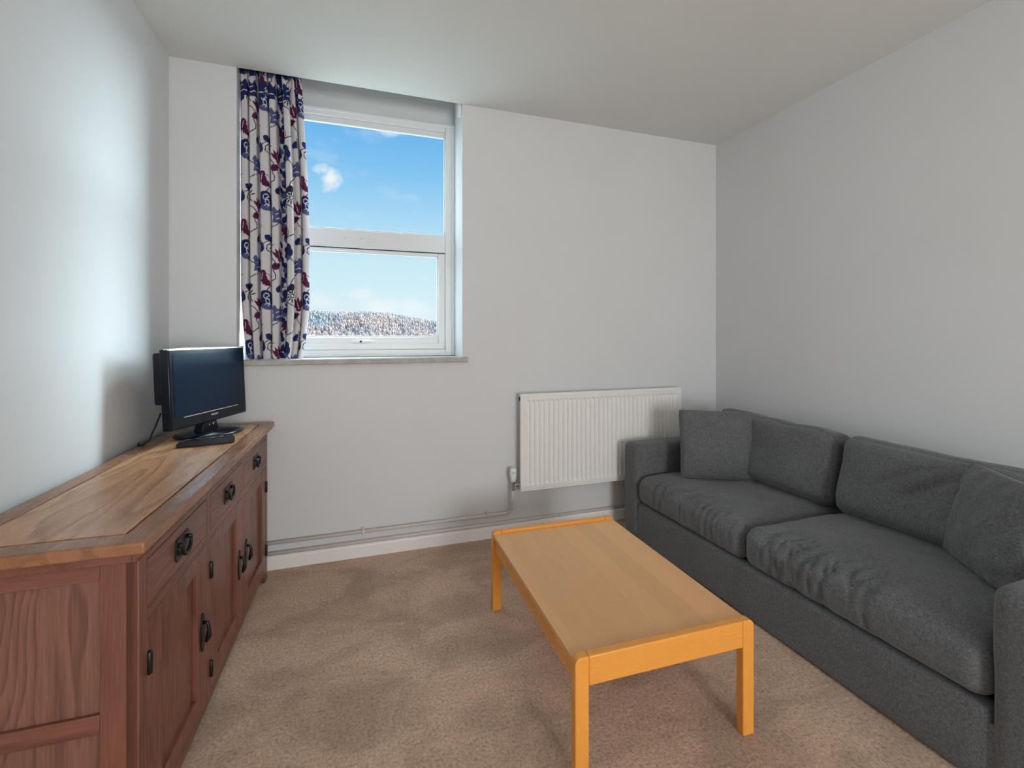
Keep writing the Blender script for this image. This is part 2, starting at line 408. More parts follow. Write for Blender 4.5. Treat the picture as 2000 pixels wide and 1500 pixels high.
# ------------------------------------------------------------------ patterned curtain
def curtain():
    NS, NZ = 360, 560
    Hc = 1.675
    z_bot = 1.1675
    # fold profile in plan (fraction of the drawn width, depth towards the window)
    prof = [(0, .030), (.03, .006), (.07, .0), (.118, .002), (.134, .034), (.150, .004), (.20, .0), (.250, .002), (.262, .045), (.280, .048), (.296, .010),
            (.33, .0), (.425, .001), (.442, .036), (.458, .006), (.51, .002), (.56, .008), (.585, .052), (.62, .060), (.655, .056), (.672, .020), (.69, -.006), (.73, -.012),
            (.768, -.010), (.785, .010), (.778, .034), (.82, .026), (.872, .028), (.885, .062), (.900, .034), (.94, .022), (1.0, .036)]
    dense = []
    for i in range(len(prof) - 1):
        p0, p1, p2, p3 = (np.array(prof[max(0, min(len(prof) - 1, i + k))]) for k in (-1, 0, 1, 2))
        for k in range(12):
            t = k / 12
            dense.append(.5 * ((2 * p1) + (-p0 + p2) * t + (2 * p0 - 5 * p1 + 4 * p2 - p3) * t * t + (-p0 + 3 * p1 - 3 * p2 + p3) * t ** 3))
    dense.append(np.array(prof[-1])); dense = np.array(dense)
    seg = np.hypot(np.diff(dense[:, 0]) * .36, np.diff(dense[:, 1])); arcl = np.concatenate([[0], np.cumsum(seg)]); Wc = float(arcl[-1])
    S = np.linspace(0, Wc, NS); Z = np.linspace(0, Hc, NZ)
    PX = np.interp(S, arcl, dense[:, 0]); PYd = np.interp(S, arcl, dense[:, 1])
    # --- print on the flat cloth, with fold and heading shade painted in
    SS, ZZ = np.meshgrid(S, Z)                       # (NZ, NS)
    colr = np.empty((NZ, NS, 3)); colr[:] = (.66, .63, .645)
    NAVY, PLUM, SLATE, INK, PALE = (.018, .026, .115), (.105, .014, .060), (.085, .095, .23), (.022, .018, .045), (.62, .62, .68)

    def fill(mask, c): colr[mask] = c

    def leaf(cx, cz, ln, wd, ang, c, vein=None):
        ca, sa = math.cos(ang), math.sin(ang)
        u = (SS - cx) * ca + (ZZ - cz) * sa; v = -(SS - cx) * sa + (ZZ - cz) * ca
        q = np.clip(u / ln, 0, 1)
        m = (u > 0) & (u < ln) & (np.abs(v) < wd * np.sin(np.pi * q ** .8) * (1 - .25 * q))
        fill(m, c)
        if vein is not None: fill(m & (np.abs(v - .1 * wd) < .0022), vein)

    def blob(cx, cz, rx, rz, c, ang=0.0):
        ca, sa = math.cos(ang), math.sin(ang)
        u = (SS - cx) * ca + (ZZ - cz) * sa; v = -(SS - cx) * sa + (ZZ - cz) * ca
        fill((u / rx) ** 2 + (v / rz) ** 2 < 1, c)

    def line(pts, wd, c):
        for (x0, z0), (x1, z1) in zip(pts[:-1], pts[1:]):
            d2 = (x1 - x0) ** 2 + (z1 - z0) ** 2 + 1e-9
            t = np.clip(((SS - x0) * (x1 - x0) + (ZZ - z0) * (z1 - z0)) / d2, 0, 1)
            fill((SS - x0 - t * (x1 - x0)) ** 2 + (ZZ - z0 - t * (z1 - z0)) ** 2 < wd * wd, c)

    def arc(cx, cz, r, a0, a1, wd, c, n=10, grow=0.0):
        line([(cx + (r + grow * k / n) * math.cos(a0 + (a1 - a0) * k / n), cz + (r + grow * k / n) * math.sin(a0 + (a1 - a0) * k / n)) for k in range(n + 1)], wd, c)

    def tulip(cx, cz, s, ang, c):
        for da in (-.75, -.38, 0, .38, .75): leaf(cx, cz, s * (1 - .12 * abs(da)), s * .17, ang + da, c)
        blob(cx, cz, s * .22, s * .22, c)
        line([(cx, cz), (cx + s * .55 * math.cos(ang + .18), cz + s * .55 * math.sin(ang + .18))], .0016, PALE)

    def daisy(cx, cz, s, c):
        for k in range(9):
            a = k * .62 + .3
            leaf(cx + s * .25 * math.cos(a), cz + s * .25 * math.sin(a), s * .75, s * .09, a, c)
        arc(cx, cz, s * .22, 0, 6.3, .0022, c)

    def peony(cx, cz, s, c):
        blob(cx, cz, s, s * .72, c); blob(cx - s * .2, cz + s * .6, s * .66, s * .55, c); blob(cx + s * .4, cz + .55 * s, s * .4, s * .4, c)
        blob(cx + s * .05, cz - s * .55, s * .7, s * .38, SLATE)
        arc(cx - s * .1, cz + s * .55, s * .22, 0, 5.2, .0024, PALE, 12, s * .12)
        arc(cx + s * .25, cz + s * .1, s * .45, 1.6, 4.4, .0022, PALE); arc(cx - .3 * s, cz - s * .1, s * .5, -.9, 1.0, .0022, PALE)
        arc(cx, cz - s * .6, s * .35, 2.4, .6, .002, PALE)

    def bell(cx, cz, s, c):
        pts = np.abs(SS - cx) < s * (.45 + .35 * np.clip((ZZ - cz) / s, -.5, 1.0) ** 2 + .15)
        fill(pts & (ZZ > cz - .55 * s) & (ZZ < cz + s * (.8 + .18 * np.sin((SS - cx) / s * 9))), c)
        line([(cx - .3 * s, cz - .2 * s), (cx + .1 * s, cz - .05 * s), (cx + .5 * s, cz - .1 * s)], .0028, PALE)
        line([(cx - .35 * s, cz + .25 * s), (cx - .05 * s, cz + .4 * s)], .0022, PALE)

    rep = 0.56
    sv = float(np.interp(.62, dense[:, 0], arcl))          # crowded navy leaves darken the fold valley: shade put into the print
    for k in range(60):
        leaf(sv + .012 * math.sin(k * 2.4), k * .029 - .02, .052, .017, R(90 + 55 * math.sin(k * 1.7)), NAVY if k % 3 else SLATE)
    for row in range(-1, 4):
        for colm in range(-1, 6):
            ox = colm * .235; oz = row * rep + (.28 if colm % 2 else 0) - .08
            vine = [(ox + .12 + .05 * math.sin(k * .52 + 1.0) + .02 * math.sin(k * 1.3), oz + k * rep / 24) for k in range(25)]
            line(vine, .0026, INK)
            peony(ox + .065, oz + .13, .054, NAVY)
            bell(ox + .185, oz + .05, .058, SLATE)
            tulip(ox + .040, oz + .29, .076, R(250), PLUM)
            tulip(ox + .190, oz + .37, .072, R(95), PLUM)
            daisy(ox + .115, oz + .44, .046, INK); daisy(ox + .215, oz + .21, .042, INK)
            leaf(ox + .085, oz + .22, .064, .020, R(150), PLUM, INK); leaf(ox + .14, oz + .32, .062, .022, R(20), PLUM, INK)
            leaf(ox + .14, oz + .50, .068, .022, R(200), INK); leaf(ox + .17, oz + .18, .054, .018, R(60), NAVY)
            leaf(ox + .015, oz + .40, .074, .028, R(75), NAVY, PALE); leaf(ox + .05, oz + .50, .055, .02, R(330), NAVY)
            arc(ox + .08, oz + .42, .05, .2, 2.6, .0022, INK); arc(ox + .24, oz + .33, .06, 2.8, 5.2, .0022, INK)
            arc(ox + .05, oz + .24, .045, -.6, 1.6, .002, INK)
    for k in range(9):                                      # printed navy bells; dark leaves above paint the ceiling's shade on the heading
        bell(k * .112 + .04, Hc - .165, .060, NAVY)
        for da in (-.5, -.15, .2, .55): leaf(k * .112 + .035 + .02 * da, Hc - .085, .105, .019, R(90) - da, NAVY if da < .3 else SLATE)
    # --- folds
    co = np.empty((NZ, NS, 3))
    for j, zz in enumerate(Z):
        q = zz / Hc
        xl = -.600 + (.030 * (1 - q / .25) ** 1.5 if q < .25 else 0)
        xr = -.243 - .045 * max(0, (q - .45) / .55) ** 1.3 - .035 * max(0, (.20 - q) / .20) ** 1.5
        head = min(1.0, max(0.0, (1 - q) / .10))
        gather = .010 * (1 - head) * np.sin(S / Wc * 2 * np.pi * 22)
        sway = .010 * np.sin(2.6 * q + 4 * PX) * (1 - q) + .006 * np.sin(7 * q + 9 * PX) * (1 - q)
        x = xl + (xr - xl) * (PX + .45 * sway * np.sin(np.pi * PX))
        y = 2.945 + PYd * (.35 + .65 * head) * 1.25 * (1 + .12 * np.sin(5 * q + 7 * PX)) + gather + .5 * sway
        co[j, :, 0] = x; co[j, :, 1] = y; co[j, :, 2] = z_bot + zz
    faces = []
    idx = np.arange(NZ * NS).reshape(NZ, NS)
    q = np.stack([idx[:-1, :-1], idx[:-1, 1:], idx[1:, 1:], idx[1:, :-1]], -1).reshape(-1, 4)
    me = bpy.data.meshes.new('curtain'); me.from_pydata(co.reshape(-1, 3).tolist(), [], q.tolist()); me.update()
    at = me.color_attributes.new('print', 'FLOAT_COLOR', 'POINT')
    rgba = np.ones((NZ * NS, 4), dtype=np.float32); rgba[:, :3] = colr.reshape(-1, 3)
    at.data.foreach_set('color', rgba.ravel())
    for p_ in me.polygons: p_.use_smooth = True
    m, t, bs = material('printed_curtain_cloth', (.6, .6, .6), .9, spec=.15)
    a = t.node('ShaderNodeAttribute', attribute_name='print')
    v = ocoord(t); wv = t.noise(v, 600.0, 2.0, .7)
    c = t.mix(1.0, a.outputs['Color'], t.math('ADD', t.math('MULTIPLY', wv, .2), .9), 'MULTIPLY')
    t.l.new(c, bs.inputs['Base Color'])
    tl = t.node('ShaderNodeBsdfTranslucent'); t.l.new(c, tl.inputs[0])
    mx = t.node('ShaderNodeMixShader'); mx.inputs[0].default_value = .12
    out = [n for n in t.n if n.type == 'OUTPUT_MATERIAL'][0]
    t.l.new(bs.outputs[0], mx.inputs[1]); t.l.new(tl.outputs[0], mx.inputs[2]); t.l.new(mx.outputs[0], out.inputs[0])
    me.materials.append(m)
    o = bpy.data.objects.new('curtain', me); COL.objects.link(o)
    sm = o.modifiers.new('cloth_thickness', 'SOLIDIFY'); sm.thickness = .0015
    tag(o, 'gathered cream curtain printed with navy and plum flowers at the window', 'curtain')
    return o


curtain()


# ------------------------------------------------------------------ sideboard
O2 = (-.45, 1.28)
SB = thing('sideboard', 'dark oak sideboard with three drawers over three doors along left wall', 'sideboard', (O2[0], O2[1], 0), -math.atan2(.0257, .99967))
FX = -.025      # plane of the front
# top: framed panel
b = new()
oq = [(-.445, 0), (0, 0), (0, 1.575), (-.445, 1.575)]; iq = [(-.386, .066), (-.062, .066), (-.062, 1.515), (-.386, 1.515)]
ot, ob, it, ib = ([b.verts.new((x, y, z)) for x, y in q] for q, z in ((oq, .830), (oq, .800), (iq, .830), (iq, .800)))
for k in range(4):
    n_ = (k + 1) % 4
    b.faces.new((ot[k], ot[n_], it[n_], it[k])); b.faces.new((ob[k], ib[k], ib[n_], ob[n_]))
    b.faces.new((ot[k], ob[k], ob[n_], ot[n_])); b.faces.new((it[k], it[n_], ib[n_], ib[k]))
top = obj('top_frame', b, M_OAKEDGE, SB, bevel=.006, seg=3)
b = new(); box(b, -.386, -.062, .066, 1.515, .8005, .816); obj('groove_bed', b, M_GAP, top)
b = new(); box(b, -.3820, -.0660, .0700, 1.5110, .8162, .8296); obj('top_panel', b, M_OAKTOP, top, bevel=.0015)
b = new(); prism(b, [(0, .775), (.010, .775), (.014, .785), (.026, .792), (.028, .800), (0, .800)], 'y', .025, 1.55, Matrix.Translation((-.036, 0, 0)))
box(b, -.436, -.036, .025, 1.55, .775, .7995)
obj('cornice_moulding', b, M_OAK['y'], SB, bevel=.002)
# carcass and face frame
b = new(); box(b, -.435, -.052, .050, 1.500, .085, .775); obj('carcass', b, M_GAP, SB)
for a0, a1 in ((.035, .081), (.519, .557), (.980, 1.011), (1.472, 1.515)):
    b = new(); box(b, -.052, FX, a0, a1, .06, .775); obj('front_stile', b, M_OAK['z'], SB, bevel=.002)
for a0, a1 in ((.081, .519), (.557, .980), (1.011, 1.472)):
    for z0, z1 in ((.757, .775), (.608, .636), (.058, .096)):
        b = new(); box(b, -.052, FX - .0005, a0, a1, z0, z1); obj('front_rail', b, M_OAK['y'], SB, bevel=.002)


def handle_plate(bm, y, z, wd, ht, pointed):
    if pointed:
        n = 16; pts = []
        for k in range(n):
            a = 2 * math.pi * k / n; c, s = math.cos(a), math.sin(a)
            pts.append((y + wd / 2 * abs(c) ** 1.1 * (1 if c >= 0 else -1), z + ht / 2 * (abs(s) ** .9) * (1 if s >= 0 else -1)))
        prism(bm, pts, 'x', FX, FX + .004)
    else:
        prism(bm, [(y - wd / 2, z + ht * .35), (y - wd * .42, z + ht / 2), (y + wd * .42, z + ht / 2), (y + wd / 2, z + ht * .35),
                   (y + wd / 2, z - ht * .35), (y + wd * .42, z - ht / 2), (y - wd * .42, z - ht / 2), (y - wd / 2, z - ht * .35)], 'x', FX, FX + .004)


for y0, y1, hy in ((.083, .517, .300), (.559, .978, .770), (1.013, 1.470, 1.240)):
    b = new(); box(b, -.050, FX + .0005, y0, y1, .638, .755)
    dr = obj('drawer', b, M_OAK['y'], SB, bevel=.003)
    b = new(); handle_plate(b, hy, .698, .104, .062, False)
    h = obj('drawer_handle', b, M_IRON, dr, bevel=.001)
    b = new()
    for s in (-1, 1): tube(b, [(FX + .002, hy + s * .034, .710), (FX + .016, hy + s * .034, .710)], .0062, 10)
    tube(b, [(FX + .014, hy - .034 * math.cos(math.pi * k / 12), .710 - .036 * math.sin(math.pi * k / 12)) for k in range(13)], [.0035 + .0025 * math.sin(math.pi * k / 12) for k in range(13)], 10)
    hb = obj('bail', b, M_IRON, dr, smooth=True)
for y0, y1, hy, hinge in ((.083, .517, .474, .083), (.559, .978, .938, .556), (1.013, 1.470, 1.055, 1.471)):
    st, rl = .085, .054
    b = new()
    box(b, -.048, FX, y0, y0 + st, .098, .606); box(b, -.048, FX, y1 - st, y1, .098, .606)
    box(b, -.048, FX - .0006, y0 + st, y1 - st, .098, .098 + rl); box(b, -.048, FX - .0006, y0 + st, y1 - st, .606 - rl, .606)
    dr = obj('door', b, M_OAK['z'], SB, bevel=.0025)
    b = new(); box(b, -.050, FX - .013, y0 + st - .002, y1 - st + .002, .150, .554); obj('door_panel', b, M_OAK['z'], dr, bevel=.001)
    b = new(); handle_plate(b, hy, .340, .040, .125, True); obj('door_handle', b, M_IRON, dr, bevel=.0008)
    b = new(); tube(b, [(FX + .003, hy, .372), (FX + .016, hy, .370), (FX + .020, hy, .350), (FX + .019, hy, .326), (FX + .013, hy, .308)], [.006, .006, .0055, .009, .005], 12)
    obj('drop_pull', b, M_IRON, dr, smooth=True)
    for hz in (.503, .168):
        b = new(); tube(b, [(FX + .003, hinge, hz - .029), (FX + .003, hinge, hz - .025), (FX + .003, hinge, hz + .025), (FX + .003, hinge, hz + .029)], [.0035, .0068, .0068, .0035], 10)
        obj('hinge', b, M_IRON, dr, smooth=True)
# ends: corner posts, rails and two fielded panels
for (e0, e1, pf) in ((.035, .052, .0455), (1.498, 1.515, 1.5045)):
    for x0, x1 in ((-.101, FX - .001), (-.436, -.372)):
        b = new(); box(b, x0, x1, e0, e1, .06, .775); obj('end_stile', b, M_OAK['z'], SB, bevel=.002)
    for z0, z1 in ((.737, .775), (.385, .430), (.06, .135)):
        b = new(); box(b, -.372, -.101, e0 + .0004, e1 - .0004, z0, z1); obj('end_rail', b, M_OAK['x'], SB, bevel=.002)
    for z0, z1 in ((.428, .739), (.133, .387)):
        b = new()
        if e0 < .5: box(b, -.374, -.099, pf, e1, z0, z1)
        else: box(b, -.374, -.099, e0, pf, z0, z1)
        obj('end_panel', b, M_OAKPANEL, SB, bevel=.001)
# bracket feet
def foot_pts(s, y):   # s=+1 foot grows towards +y
    return [(y, 0), (y + s * .048, 0), (y + s * .056, .012), (y + s * .066, .030), (y + s * .085, .046), (y + s * .115, .054), (y + s * .13, .0597), (y, .0597)]
for y, s in ((.035, 1), (1.515, -1)):
    b = new(); prism(b, foot_pts(s, y), 'x', -.060, FX); prism(b, foot_pts(s, y), 'x', -.436, -.405)
    ya, yb = sorted((y, y + s * .022)); box(b, -.405, -.060, ya, yb, .030, .0597)
    obj('foot', b, M_OAK['y'], SB, bevel=.003)

# ------------------------------------------------------------------ television, remote, cable
TVC = (-.655, 2.605)
TV = thing('television', 'small black flat screen television turned off on the sideboard', 'television', (TVC[0], TVC[1], .830), R(69.2))
T = Matrix.Translation((0, 0, .06)) @ Matrix.Rotation(R(-2.6), 4, 'X')
HW, HH = .265, .352
b = new()
box(b, -HW, HW, -.018, .024, 0, HH, T)
bez = obj('bezel', b, M_BLACK, TV, bevel=.006, seg=3)
b = new(); box(b, -HW + .022, HW - .022, -.0195, -.0175, .058, HH - .022, T); obj('screen', b, M_SCREEN, TV, bevel=.0006)
b = new(); box(b, -HW + .001, HW - .001, -.0205, .004, HH - .007, HH + .003, T); obj('top_edge', b, M_SILVER, bez, bevel=.002)
b = new(); box(b, -.19, .19, -.0205, -.0185, .0475, .0512, T); obj('trim_strip', b, M_SILVER, bez)
b = new()
for k in range(6): box(b, -.012 + k * .008, -.0065 + k * .008, -.0200, -.0185, .028 + (k % 2) * .001, .0355, T)
obj('logo', b, M_SILVER, bez)
b = new()
prism(b, [(-.248, .024), (.248, .024), (.244, .070), (.17, .100), (-.17, .100), (-.244, .070)], 'z', .112, HH - .014, T)
obj('back_housing', b, M_BLACKM, TV, bevel=.008, seg=3)
b = new()
prism(b, [(-.062, .012), (.062, .012), (.045, .055), (.040, .090), (-.040, .090), (-.045, .055)], 'y', -.006, .040)
obj('neck', b, M_BLACK, TV, bevel=.006, seg=3)
b = new(); lathe(b, [(.95, 0), (1.0, .004), (1.0, .009), (.93, .0145), (.5, .019), (.2, .0205)], Matrix.Diagonal((.165, .135, 1, 1)), 48)
obj('base', b, M_BLACK, TV, smooth=True)
b = new(); lathe(b, [(.004, 0), (.004, .001)], Matrix.Translation((-.012, -.0065, .045)) @ Matrix.Rotation(R(90), 4, 'X'), 10)
prism(b, [(.008, .050), (.024, .050), (.016, .038)], 'y', -.0075, -.0055)
obj('neck_mark', b, M_SILVER, TV)

b = new()
prism(b, [(-.105, .004), (-.10, 0), (.10, 0), (.106, .004), (.106, .026), (.098, .034), (-.085, .024), (-.105, .014)], 'y', -.026, .026)
RM = tag(obj('remote_control', b, M_BLACK, None, bevel=.004, seg=3), 'chunky black remote control lying in front of the television base', 'remote control')
RM.location = (-.602, 2.342, .8302); RM.rotation_euler = (0, 0, R(11))
b = new()
for i in range(5):
    for k in range(2):
        x = -.07 + i * .034; z = .0245 + (x + .085) / .183 * .010
        prism(b, [(x, z - .003), (x + .016, z - .002), (x + .016, z + .0018), (x, z + .0009)], 'y', -.016 + k * .018, -.004 + k * .018)
obj('keys', b, M_BLACKM, RM)

b = new()
tube(b, [(-.800, 2.44, .960), (-.815, 2.42, .90), (-.83, 2.40, .850), (-.845, 2.385, .8345), (-.868, 2.40, .8335), (-.884, 2.45, .8325), (-.902, 2.50, .80), (-.905, 2.53, .70), (-.905, 2.6, .5)], .0035, 8)
tag(obj('power_cable', b, M_BLACKM, None, smooth=True), 'thin black cable dropping from the television behind the sideboard', 'cable')

# ------------------------------------------------------------------ coffee table
TH = .374
CT = thing('coffee_table', 'low beech coffee table with raised ends on the beige carpet', 'coffee table', (.933, 1.667, 0), R(-1.4))
W_, L_ = .640, .940         # outer width (x) and length (y)
hx, hy = W_ / 2, L_ / 2
b = new(); box(b, -hx + .004, hx - .004, -hy + .0305, hy - .0305, .343, .361); obj('tabletop', b, M_VENEER, CT, bevel=.002)
LW, LD = .044, .032


def rounded_top(x0, x1, z0, z1, r, left, right):
    pts = [(x0, z0), (x1, z0)]
    if right: pts += [(x1 - r + r * math.cos(R(a)), z1 - r + r * math.sin(R(a))) for a in range(0, 91, 15)]
    else: pts += [(x1, z1)]
    if left: pts += [(x0 + r + r * math.cos(R(a)), z1 - r + r * math.sin(R(a))) for a in range(90, 181, 15)]
    else: pts += [(x0, z1)]
    return pts


for sx in (-1, 1):
    for sy in (-1, 1):
        xa, xb = (-hx, -hx + LW) if sx < 0 else (hx - LW, hx)
        ya, yb = (-hy, -hy + LD) if sy < 0 else (hy - LD, hy)
        b = new(); prism(b, rounded_top(xa, xb, 0, TH, .020, sx < 0, sx > 0), 'y', ya, yb)
        obj('leg', b, M_BEECH['z'], CT, bevel=.004, seg=3)
for sy in (-1, 1):
    ya, yb = (-hy + .0006, -hy + .030) if sy < 0 else (hy - .030, hy - .0006)
    b = new(); box(b, -hx + LW + .0003, hx - LW - .0003, ya, yb, TH - .086, TH); obj('end_board', b, M_BEECH['x'], CT, bevel=.004, seg=3)
for sx in (-1, 1):
    xa, xb = (-hx + .010, -hx + .030) if sx < 0 else (hx - .030, hx - .010)
    b = new(); box(b, xa, xb, -hy + LD, hy - LD, .283, .3425); obj('side_rail', b, M_BEECH['y'], CT, bevel=.003)

# ------------------------------------------------------------------ radiator and heating pipes
RX0, RX1, RZ0, RZ1, RYF = 1.012, 2.250, .303, .928, 2.800
RA = thing('radiator', 'white ribbed panel radiator on the far wall behind the sofa', 'radiator', (RX0, RYF, RZ0))
rw, rh = RX1 - RX0, RZ1 - RZ0
b = new()
pitch = .0333; nfl = int((rw - .05) / pitch); x_off = (rw - nfl * pitch) / 2
# front skin: height-field with vertical flutes that fade out near top and bottom
xs = [0.0, .006, .012]
for k in range(nfl):
    for f in (.12, .25, .38, .62, .75, .88): xs.append(x_off + (k + f) * pitch)
xs += [rw - .012, rw - .006, rw]
zs = [0, .004, .010, .014, .036, .044, .052, .06] + [.06 + (rh - .12) * k / 6 for k in range(1, 6)] + [rh - .06, rh - .052, rh - .046, rh - .040, rh - .014, rh - .010, rh - .004, rh]


def flute(x, z):
    e = min(x, rw - x, z, rh - z)
    d = 0.0
    if e < .004: d = .006 * (1 - e / .004)          # rounded outer edge
    if .004 < e < .0101 and min(z, rh - z) < .0101: d = max(d, .002)
    ph = ((x - x_off) / pitch) % 1.0
    if x_off <= x <= rw - x_off and 0.10 < ph < 0.90:
        m = min(1.0, max(0.0, (min(z, rh - z) - .038) / .014))
        s = 1.0 if .3 < ph < .7 else (.8 if .2 < ph < .8 else 0.0)
        d = d + .0  if s == 0 else d + .0105 * s * m
    return d


grid = [[b.verts.new((x, flute(x, z), z)) for x in xs] for z in zs]
for r0, r1 in zip(grid[:-1], grid[1:]):
    for i in range(len(xs) - 1): b.faces.new((r0[i], r0[i + 1], r1[i + 1], r1[i]))
back = [[b.verts.new((x, .016, z)) for x in (0, rw)] for z in (0, rh)]
b.faces.new((back[0][0], back[1][0], back[1][1], back[0][1]))
b.faces.new([r[0] for r in grid] + [back[1][0], back[0][0]]); b.faces.new([r[-1] for r in grid] + [back[1][1], back[0][1]])
b.faces.new(grid[0] + [back[0][1], back[0][0]]); b.faces.new(grid[-1] + [back[1][1], back[1][0]])
obj('front_panel', b, M_RAD, RA, smooth=False)
b = new(); n = 46; pts = []
for k in range(n + 1): pts.append((.03 + (rw - .06) * k / n, .0165 if k % 2 else .046))
for (x0, y0), (x1, y1) in zip(pts[:-1], pts[1:]):
    f = [b.verts.new(v) for v in ((x0, y0, .03), (x1, y1, .03), (x1, y1, rh - .03), (x0, y0, rh - .03))]; b.faces.new(f)
obj('convector_fins', b, M_RAD, RA)
for x in (.16, rw - .20):
    b = new(); box(b, x, x + .04, .0465, .0975, .12, rh - .12); obj('wall_bracket', b, M_RAD, RA)
for z in (.030, rh - .045):
    b = new(); box(b, -.004, .03, .012, .032, z, z + .024); obj('end_boss', b, M_IRON if z > .3 else M_CHROME, RA, bevel=.003)
# thermostatic valve
vx = -.044; vy = .022
b = new(); tube(b, [(vx, vy, .012), (vx, vy, .075)], .0105, 16); tube(b, [(vx, vy, .042), (0.002, vy, .042)], .009, 16)
tube(b, [(vx + .022, vy, .042), (vx + .034, vy, .042)], .0135, 6); tube(b, [(vx, vy, .010), (vx, vy, .024)], .0135, 6)
obj('valve_body', b, M_CHROME, RA, smooth=False)
b = new(); lathe(b, [(.013, .066), (.016, .072), (.0205, .092), (.0215, .100), (.0215, .138), (.0185, .145), (.0165, .150), (.012, .152)], Matrix.Translation((vx, vy, 0)), 20)
vh = obj('valve_head', b, M_UPVC, RA, smooth=True)
b = new(); box(b, vx - .012, vx + .009, vy - .0235, vy - .019, .120, .136); obj('dial_window', b, M_PIPE, vh)

PY = YF - .022
pz = .1520
b = new()
arcp = [(RX0 + vx - .035 + .035 * math.sin(R(a)), PY - (RYF + vy < PY) * 0, pz + .035 - .035 * math.cos(R(a))) for a in range(0, 91, 15)]
vyw = RYF + vy
path = [(XL + .01, PY, pz)] + [(p[0], PY + (vyw - PY) * (i / 6) ** 2 * .5, p[2]) for i, p in enumerate(arcp)] + [(RX0 + vx, PY + (vyw - PY) * .8, .235), (RX0 + vx, vyw, .275), (RX0 + vx, vyw, RZ0 + .012)]
tube(b, path, .0098, 14)
P1 = tag(obj('heating_pipe', b, M_PIPE, None, smooth=True), 'upper painted heating pipe bending up to the radiator valve', 'pipe')
for px in (.055, .812):
    b = new(); prism(b, [(PY - .0135, pz - .012), (PY - .0135, pz + .012), (PY - .006, pz + .019), (YF - .001, pz + .022), (YF - .001, pz - .014), (PY - .006, pz - .015)], 'x', px - .007, px + .007)
    obj('pipe_clip', b, M_PIPE, P1, bevel=.003)
b = new(); tube(b, [(RX0 + vx - .004, PY - .004, pz + .012), (RX0 + vx - .022, PY - .002, pz + .002)], .0125, 14)
obj('elbow_collar', b, M_PIPE, P1, smooth=True)
b = new(); tube(b, [(XL + .01, YF - .012, .0895), (XR - .02, YF - .012, .0895)], .0108, 14)
tag(obj('heating_pipe', b, M_PIPE, None, smooth=True), 'lower straight heating pipe running along the top of the skirting board', 'pipe')


# ------------------------------------------------------------------ sofa
def rbox(bm, size, r, n, fn=None, M=None):
    """rounded box of the given size centred on the origin; n = cuts per axis; fn(a,b,c,p) -> displaced p"""
    sx, sy, sz = (s / 2 for s in size)
    tmp = bmesh.new(); nx, ny, nz = n
    cache = {}

    def vert(i, j, k):
        key = (i, j, k)
        if key in cache: return cache[key]
        def place(i, n_, s):
            # denser rows inside the rounding
            t = i / n_ * 2 - 1
            return s * (math.sin(t * math.pi / 2) * .35 + t * .65)
        p = Vector((place(i, nx, sx), place(j, ny, sy), place(k, nz, sz)))
        a, c, d = p.x / sx, p.y / sy, p.z / sz
        core = Vector((max(-sx + r, min(sx - r, p.x)), max(-sy + r, min(sy - r, p.y)), max(-sz + r, min(sz - r, p.z))))
        dv = p - core
        if dv.length > 1e-9: p = core + dv.normalized() * r if dv.length > 0 else p
        if fn: p = fn(a, c, d, p)
        if M is not None: p = M @ p
        v = bm.verts.new(p); cache[key] = v
        return v
    for i in range(nx):
        for j in range(ny):
            for k in (0, nz): bm.faces.new((vert(i, j, k), vert(i + 1, j, k), vert(i + 1, j + 1, k), vert(i, j + 1, k)))
    for i in range(nx):
        for k in range(nz):
            for j in (0, ny): bm.faces.new((vert(i, j, k), vert(i + 1, j, k), vert(i + 1, j, k + 1), vert(i, j, k + 1)))
    for j in range(ny):
        for k in range(nz):
            for i in (0, nx): bm.faces.new((vert(i, j, k), vert(i, j + 1, k), vert(i, j + 1, k + 1), vert(i, j, k + 1)))
    tmp.free()


def sm(a, b, x):
    t = max(0.0, min(1.0, (x - a) / (b - a))); return t * t * (3 - 2 * t)


def ridge(v, sharp=1.5):
    return (1 - abs(noise.noise(v)) * 2.0)


SX, SY0, SY1 = 1.698, .655, 2.704
SF = thing('sofa', 'long charcoal grey fabric sofa along the right wall', 'sofa', (SX, SY0, 0))
sl = SY1 - SY0
SD = 2.612 - SX
AW = .160
b = new(); box(b, .012, SD - .03, AW - .02, sl - AW + .02, .022, .200)
obj('underframe', b, M_SOFA, SF)
b = new(); rbox(b, (.070, sl - 2 * AW - .008, .230), .010, (4, 24, 8), None, Matrix.Translation((.042, sl / 2, .127)))
obj('front_panel', b, M_SOFA, SF, smooth=True)
for y0 in (0.0, sl - AW):
    def armf(a, c, d, p):
        p = p.copy(); p.z += .006 * (1 - a * a) * max(0, d); p.y += .004 * noise.noise(p * 6)
        return p
    b = new(); rbox(b, (SD, AW, .590), .038, (26, 12, 22), armf, Matrix.Translation((SD / 2, y0 + AW / 2, .012 + .295)))
    obj('arm', b, M_SOFA, SF, smooth=True)
b = new(); rbox(b, (.15, sl - 2 * AW - .004, .66), .04, (8, 30, 16), None, Matrix.Translation((SD - .077, sl / 2, .012 + .33)))
obj('backrest', b, M_SOFA, SF, smooth=True)
for x in (.05, SD - .09):
    for y in (.04, sl - .08):
        b = new(); box(b, x, x + .04, y, y + .04, 0, .024); obj('foot', b, M_BLACKM, SF)


